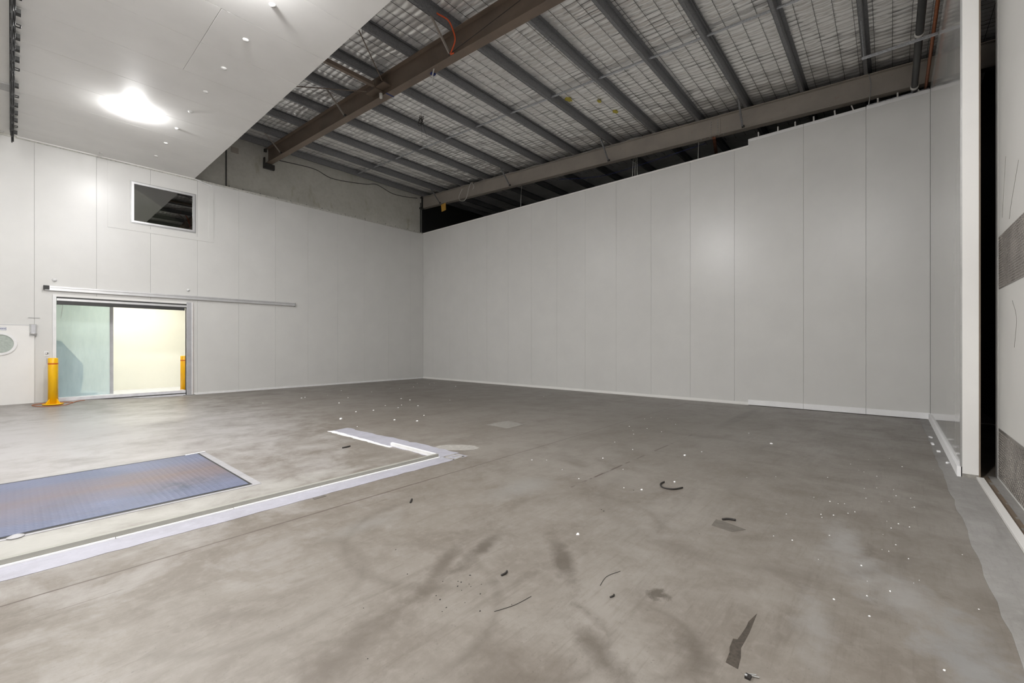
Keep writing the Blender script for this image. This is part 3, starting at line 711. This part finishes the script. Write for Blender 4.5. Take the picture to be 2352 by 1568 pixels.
for r in ((-13.595, -13.175, 1.995, 2.001), (-13.595, -13.175, 2.064, 2.07), (-13.181, -13.175, 1.995, 2.07)): m.box(r[0], r[1], -.0495, -.048, r[2], r[3])
m.build('sign_border', 'blue', sg)
x = -13.59
m = MB()
while x < -13.2:
    wd_ = random.uniform(.012, .022); m.box(x, x+wd_, -.0495, -.048, 2.022, 2.045); x += wd_+.006
m.build('sign_lettering', 'blue', sg)
# switches beside the doorway
k1 = thing('key_switch', 'small round key switch on a square plate between the doors', 'switch')
MB().box(-12.51, -12.43, -.012, -.001, 1.32, 1.45).build('plate', 'white_trim', k1)
MB().lathe((-12.465, -.012, 1.40), [(.036, 0), (.036, -.02), (.028, -.028)], 18, 'y').build('button', 'alu', k1)
MB().box(-12.462, -12.445, -.045, -.038, 1.385, 1.412).build('key_slot', 'black', k1)
tag(MB().box(-12.47, -12.36, -.02, -.001, 1.12, 1.26).build('blank_switch_plate', 'steel_grey'), 'plain grey switch plate just above the left bollard', 'switch')

# ---- bollards
def bollard(x, y, z, mat, label, hgt=1.22, r=.096):
    t = thing('safety_bollard', label, 'bollard', group='yellow bollards at the doorway')
    MB().lathe((x, y, z), [(r, .02), (r, hgt-.02), (r-.008, hgt-.004), (r-.02, hgt)], 28).build('post', mat, t, True)
    MB().lathe((x, y, z), [(r+.002, hgt-.17), (r+.002, hgt-.135)], 28).build('reflective_band', 'orange_band', t)
    MB().lathe((x, y, z), [(.20, 0), (.20, .018), (.19, .022)], 28).build('base_plate', mat, t)
    for k in range(4):
        a = math.pi/4 + k*math.pi/2; d = Vector((math.cos(a), math.sin(a), 0)); c = Vector((x, y, z)); n_ = Vector((-d.y, d.x, 0))*.008
        m = MB(); A, B, C_ = c+d*(r-.01)+Vector((0,0,.02)), c+d*.185+Vector((0,0,.02)), c+d*(r-.01)+Vector((0,0,.16))
        m.v = [tuple(p) for p in (A-n_, B-n_, C_-n_, A+n_, B+n_, C_+n_)]; m.f = [(0,1,2),(3,5,4),(0,3,4,1),(1,4,5,2),(2,5,3,0)]
        m.build('gusset', mat, t)
    return t
bollard(-12.37, -.45, floor_z(-12.37, -.45), 'yellow', 'yellow steel bollard left of the doorway with flared base')
bollard(-9.37, .42, .045, 'yellow_deep', 'yellow bollard inside the right side of the doorway')
zc = floor_z(-12.37, -.55)
pts = [(-12.37+.36*math.cos(t)*(1+.1*math.sin(3*t)), -.50+.22*math.sin(t), floor_z(-12.37+.36*math.cos(t), -.5+.22*math.sin(t))+.012) for t in [2*math.pi*i/18 for i in range(17)]]
tag(MB().tube(spline(pts + [(-11.9, -.30, floor_z(-11.9, -.3)+.012), (-11.75, -.2, floor_z(-11.75, -.2)+.012)], 3), .009, 6).build('coiled_cord', 'cable_brown', smooth=True), 'thin brown orange cord looped around the left bollard base', 'cord')

# ================================================================== FLOOR THINGS
kb = thing('base_kerb', 'grey olive kerb channel with white base edge crossing the floor', 'kerb')
MB().box(-16, -9.05, -12.16, -12.11, 0, .052).build('kerb_rail', 'kerb_olive', kb)
for k in range(8):
    a = -16 + k*.87
    MB().box(a+.003, a+.867, -12.185, -12.16, 0, .012+random.uniform(0, .003)).build('base_edge', 'foam', kb)
tag(MB().box(-9.085, -9.045, -12.105, -11.0, .0, .052).build('wall_base_strip', 'white_trim'), 'short upright white base strip joining the kerb end', 'strip')
sp = thing('steel_floor_plate', 'blue grey ribbed steel floor plate with rust coloured band', 'floor plate')
MB().box(-15.5, -11.275, -11.425, -9.30, .0, .008).build('plate', 'tread_floor', sp)
for r in ((-15.5, -11.25, -11.47, -11.427, .006), (-15.5, -11.25, -9.298, -9.255, .006), (-11.273, -11.25, -11.427, -9.298, .006)):
    MB().box(r[0], r[1], r[2], r[3], 0, r[4]).build('edge_gap', 'black', sp)
for r in ((-15.5, -11.17, -11.52, -11.47), (-15.5, -11.17, -9.255, -9.22), (-11.25, -11.165, -11.47, -9.255)):
    MB().box(r[0], r[1], r[2], r[3], 0, .004).build('surround', 'strip_concrete', sp)
MB().bar((-11.42, -9.29, .012), (-11.17, -9.25, .012), .03, .006).build('loose_strip', 'foam', sp)
tag(MB().lathe((-13.07, -11.50, 0), [(.05, 0), (.055, .01), (.03, .022), (.01, .025)], 9).build('concrete_chunk', 'strip_concrete'), 'flat grey concrete chunk beside the plate corner at left edge', 'debris')

# debris
def twig(name, pts, r, mat, label):
    return tag(MB().tube(spline(pts, 5), r, 6).build(name, mat, smooth=True), label, 'debris')
twig('bent_rubber_strip', [(-8.03, -15.06, .009), (-8.14, -15.06, .009), (-8.24, -15.13, .009), (-8.22, -15.24, .009), (-8.10, -15.30, .009)], .009, 'debris_black', 'black U-shaped rubber strip lying on the floor')
twig('dark_shard', [(-8.76, -15.90, .008), (-8.72, -15.94, .010), (-8.70, -16.0, .008)], .010, 'debris_black', 'small dark shard with shiny end on the open floor')
twig('black_sliver', [(-10.76, -15.0, .006), (-10.79, -15.015, .008), (-10.83, -15.01, .006)], .007, 'debris_black', 'short black sliver in the middle foreground')
twig('black_sliver', [(-10.33, -13.28, .006), (-10.36, -13.31, .009), (-10.40, -13.35, .006)], .009, 'debris_black', 'short black sliver just in front of the long floor joint')
twig('black_sliver', [(-9.54, -10.56, .008), (-9.6, -10.58, .010), (-9.68, -10.58, .008)], .012, 'debris_black', 'black sliver between the kerb and the steel plate')
twig('black_sliver', [(-10.52, -15.72, .004), (-10.54, -15.725, .006), (-10.565, -15.715, .004)], .005, 'debris_black', 'tiny hooked black sliver beside the grey stain')
twig('dark_wire', [(-11.162, -15.255, .003), (-11.03, -15.305, .003), (-10.889, -15.325, .003)], .0016, 'debris_black', 'long fine dark wire lying left of the grey stain')
twig('dark_wire', [(-10.484, -15.597, .003), (-10.352, -15.575, .003), (-10.222, -15.614, .003)], .0016, 'debris_black', 'short fine dark curved wire beyond the grey stain')
cl = thing('metal_clip', 'small dark metal clip with prongs near the bottom of the picture', 'debris')
MB().box(-10.745, -10.715, -16.565, -16.54, 0, .012).build('clip_body', 'debris_black', cl)
MB().tube([(-10.715, -16.545, .008), (-10.69, -16.58, .006)], .003, 6).tube([(-10.715, -16.56, .008), (-10.70, -16.595, .006)], .003, 6).build('prong', 'alu_dull', cl)
MB().lathe((-10.735, -16.545, .012), [(.006, 0), (.006, .004)], 8).build('screw_head', 'alu', cl)
def flake(name, x, y, s_, mat, label, group=None, z=0.):
    m = MB(); k = 7; pr = [(s_*random.uniform(.6, 1.1)*math.cos(2*math.pi*i/k), s_*random.uniform(.4, .9)*math.sin(2*math.pi*i/k)) for i in range(k)]
    h_ = s_*.45; z = floor_z(x, y)
    m.v = [(x+a, y+b, z) for a, b in pr] + [(x+a*.7, y+b*.7, z+h_) for a, b in pr]
    m.f = [tuple(range(k)), tuple(range(k, 2*k))] + [(i, (i+1) % k, k+(i+1) % k, k+i) for i in range(k)]
    return tag(m.build(name, mat), label, 'debris', group)
for x, y, s_, lb in ((-8.36, -8.0, .05, 'larger white foam flake beyond the pale cross strip'), (-4.9, -15.6, .03, 'white foam flake on the right middle floor'), (-9.9, -15.05, .02, 'white foam flake beside the foreground scuffs'), (-6.6, -14.8, .03, 'white paper scrap in front of right wall joint')):
    flake('foam_flake', x, y, s_, 'foam', lb)
rr = random.Random(3); n_c = 0
def crumbs(n_, fx, fy, s0, s1, label, group):
    for _ in range(n_):
        flake('foam_crumb', fx(), fy(), rr.uniform(s0, s1), 'foam', label, group)
crumbs(55, lambda: rr.gauss(-7.6, 1.3), lambda: max(-17.5, min(-15.6, rr.gauss(-16.9, .35))), .004, .010, 'tiny white foam crumb scattered on the floor near the partition', 'foam crumbs near the partition')
crumbs(30, lambda: rr.uniform(-8.6, -1.0), lambda: rr.uniform(-9.5, -2.0), .012, .03, 'small white foam crumb on the floor toward the far corner', 'foam crumbs toward the far corner')
crumbs(22, lambda: rr.uniform(-9., -3.), lambda: rr.uniform(-15.2, -12.9), .008, .018, 'small white foam crumb on the floor in front of the right wall', 'foam crumbs before the right wall')
for x, y, l_ in ((-2.6, -17.62, .12), (-3.3, -17.60, .16), (-3.9, -17.63, .10), (-4.7, -17.66, .06)):
    tag(MB().bar((x, y, .012), (x+l_*random.uniform(.3, .9), y-l_*random.uniform(-.2, .45), .012), random.uniform(.02, .04), .022).build('foam_offcut', 'foam'), 'thin white foam offcut lying against the partition base', 'debris', 'foam offcuts at the partition base')
rr2 = random.Random(9)
for _ in range(26):
    flake('grit_speck', rr2.choice([rr2.gauss(-11.1, .12), rr2.uniform(-12, -8.5)]), rr2.choice([rr2.gauss(-14.9, .1), rr2.uniform(-16.3, -13.)]), rr2.uniform(.004, .008), 'debris_black', 'tiny dark grit speck on the foreground concrete', 'grit specks on the floor')

# ================================================================== SMALL THINGS ABOVE
# posts along the top of the right wall
for i, y in enumerate((-14.42, -14.87, -15.25, -15.64, -16.07, -16.43, -16.86, -17.20, -17.57)):
    lean = {5: .05, 8: .03, 4: .012}.get(i, 0.)
    tag(MB().bar((-.0, y, 7.13), (.0, y+lean, 7.30 if i != 8 else 7.24), .03, .022).build('panel_clip', 'pvc_white'), f'white upright clip on the right wall top, {ordn[i]} from its step', 'clip', 'white clips along the wall top')
# conduits rising behind wall top
for i, (y, dy) in enumerate(((-6.07, .02), (-10.77, .03), (-10.86, .0), (-10.95, -.03), (-12.83, .01))):
    z1 = zt(y)-.645
    lb = ['single pale conduit rising above the middle of the right wall', 'leftmost of three pale conduits rising together over the right wall', 'middle of three pale conduits rising together over the right wall', 'rightmost of three pale conduits rising together over the right wall', 'single pale conduit rising below the rafter splice'][i]
    tag(MB().tube([(.10, y, 6.9), (.10, y-dy*.3, 7.2), (.12, y-dy, z1+.1)], .007, 6).build('conduit', 'pvc_white', smooth=True), lb, 'conduit')
# loose white cable loop on the rafter
cb = thing('cable_loop_bundle', 'loose white cable loop hanging from the taupe rafter', 'cable')
MB().tube(spline([(-.06, -3.40, 8.60), (-.08, -3.32, 8.45), (-.08, -3.22, 8.20), (-.08, -3.10, 7.98), (-.08, -2.90, 7.93), (-.08, -2.70, 8.02), (-.08, -2.66, 8.2), (-.06, -2.85, 8.48)]), .016, 6).build('cable', 'pvc_white', cb, True)
MB().tube(spline([(-.06, -3.40, 8.60), (-.09, -3.55, 8.52), (-.09, -3.62, 8.38), (-.09, -3.52, 8.28)]), .014, 6).build('cable_tail', 'pvc_white', cb, True)
MB().lathe((-.06, -3.5, 8.57), [(.02, -.05), (.07, -.02), (.08, .02), (.03, .05)], 10, 'z').build('junction_blob', 'patch_pale', cb, True)
# yellow tag under the rafter
tag(MB().hexa([(-.05, -1.74, 7.78), (-.045, -1.74, 7.78), (-.035, -1.42, 7.76), (-.04, -1.42, 7.76), (-.05, -1.72, 8.12), (-.045, -1.72, 8.12), (-.035, -1.38, 8.10), (-.04, -1.38, 8.10)]).build('yellow_tag', 'tag_yellow'), 'orange yellow paper tag hanging from the rafter at the corner', 'tag')
# wavy cable along the right rafter
pts = []
for k in range(34):
    y = -.3-.33*k; pts.append((-.06, y, zt(y) + (.01 if k % 4 in (0,) else -.06 if k % 4 == 2 else -.03)))
tag(MB().tube(spline(pts, 3), .009, 5).build('rafter_cable', 'alu_dull', smooth=True), 'thin grey cable draped along the top of the taupe rafter', 'cable')
tag(MB().tube(spline([(-.05, -8.0, 7.62), (.3, -9.5, 7.46), (.3, -11.0, 7.46), (.2, -13.0, 7.5)], 6), .007, 6).build('blue_cable', 'blue', smooth=True), 'thin blue cable sagging below the taupe rafter', 'cable')
# pipes near the front wall
p1 = thing('drain_pipe', 'dark suspended drain pipe with white couplings beside the partition top', 'pipe')
MB().tube([(-6., -17.475, 7.25), (2.5, -17.475, 7.25)], .058, 16).build('pipe', 'pipe_dark', p1, True)
for x in (-2.36, -.22): MB().tube([(x, -17.475, 7.25), (x+.08, -17.475, 7.25)], .07, 16).build('coupling', 'pvc_white', p1, True)
p2 = tag(MB().tube([(-6., -17.665, 7.25), (2.5, -17.665, 7.25)], .028, 12).build('copper_pipe', 'copper', smooth=True), 'rusty copper pipe running beside the dark drain pipe', 'pipe')
tag(MB().box(-2.30, -2.26, -17.72, -16.66, 7.145, 7.185).tube([(-2.28, -16.69, 7.18), (-2.28, -16.645, 7.905)], .006, 6).build('support_channel', 'galv_bright'), 'galvanised support channel under the pipes', 'bracket')
tag(MB().box(.03, .07, -17.72, -16.66, 7.185, 7.225).build('support_channel', 'galv_bright'), 'grey support channel just above the right wall top', 'bracket')
tag(MB().tube(spline([(-.07, -16.70, 7.9), (-.08, -16.74, 7.6), (-.07, -16.70, 7.17)]), .010, 6).build('hanging_wire', 'alu_dull', smooth=True), 'thin grey wire hanging from the last purlin to the wall top', 'wire')
# orange hose on the brown rafter
tag(MB().tube(spline([(-7.45, -10.15, 8.33), (-7.22, -10.24, 8.27), (-7.10, -10.27, 8.08), (-7.06, -10.27, 7.93), (-7.05, -10.18, 7.80), (-7.05, -10.12, 7.72), (-7.03, -10.20, 7.715)]), .016, 8).build('orange_hose', 'orange_hose', smooth=True), 'orange flexible hose curling down the brown rafter', 'hose')
bc = thing('beam_clamp', 'small blue clip with pale hook under the brown rafter', 'clip')
MB().box(-6.90, -6.80, -9.33, -9.25, 7.715, 7.75).build('clip_pad', 'blue', bc)
MB().tube([(-6.95, -9.45, 7.74), (-6.86, -9.29, 7.71), (-6.74, -9.15, 7.66)], .014, 8).build('hook', 'pvc_white', bc, True)
tag(MB().lathe((-7.05, -7.5, 7.86), [(.035, -.10), (.045, .02), (.03, .03)], 12).build('hanging_cup', 'pvc_white', smooth=True), 'small white cap on the lower flange of the brown rafter', 'cap')
tag(MB().box(-7.03, -6.81, -7.72, -7.67, 7.823, 7.828).build('blue_strap', 'blue'), 'short blue strap under the brown rafter', 'strap')
# hanging wire bundle
wbn = thing('wire_bundle', 'dark tangle of wire hanging from the foil blanket', 'wire')
rb = random.Random(5)
for k in range(5):
    c_ = Vector((-4.93, -6.33, 8.46)); ps = [c_ + Vector((rb.uniform(-.07, .07), rb.uniform(-.08, .08), rb.uniform(-.16, .10))) for _ in range(6)]
    MB().tube(spline(ps + [ps[0]], 4), .006, 5).build('coil', 'debris_black', wbn, True)
MB().tube([(-4.93, -6.33, 8.66), (-4.93, -6.33, 8.40)], .006, 5).build('drop_wire', 'debris_black', wbn)
MB().tube([(-4.94, -6.36, 8.36), (-4.95, -6.40, 7.75)], .003, 5).build('drop_wire', 'debris_black', wbn)
tag(MB().tube([(-6.85, -7.3, 7.90), (-5.1, -6.6, 8.25), (-4.6, -6.2, 8.05)], .004, 5).build('stay_wire', 'debris_black'), 'fine dark wire stretched from the brown rafter', 'wire')
tag(MB().tube([(-7.04, -10.1, 7.74), (-7.04, -12.9, 7.93), (-7.05, -14.5, 8.0)], .006, 5).build('rafter_wire', 'debris_black'), 'fine wire strung along the web of the brown rafter', 'wire')
tag(MB().tube([(-8.6, -9.3, 8.45), (-8.6, -9.3, 7.7)], .004, 5).build('drop_wire', 'debris_black'), 'fine dark wire dropping beside the ceiling edge', 'wire')
# cable drooping along the concrete wall
tag(MB().tube(spline([(-6.75, -.35, 8.30), (-5.4, -.18, 8.45), (-4.6, -.15, 8.30), (-3.2, -.12, 8.48), (-2.6, -.12, 8.62), (-1.8, -.10, 8.45), (-1.0, -.08, 8.50), (-.4, -.06, 8.6)], 8), .014, 6).build('wall_cable', 'pipe_dark', smooth=True), 'dark cable sagging along the top of the concrete wall', 'cable')
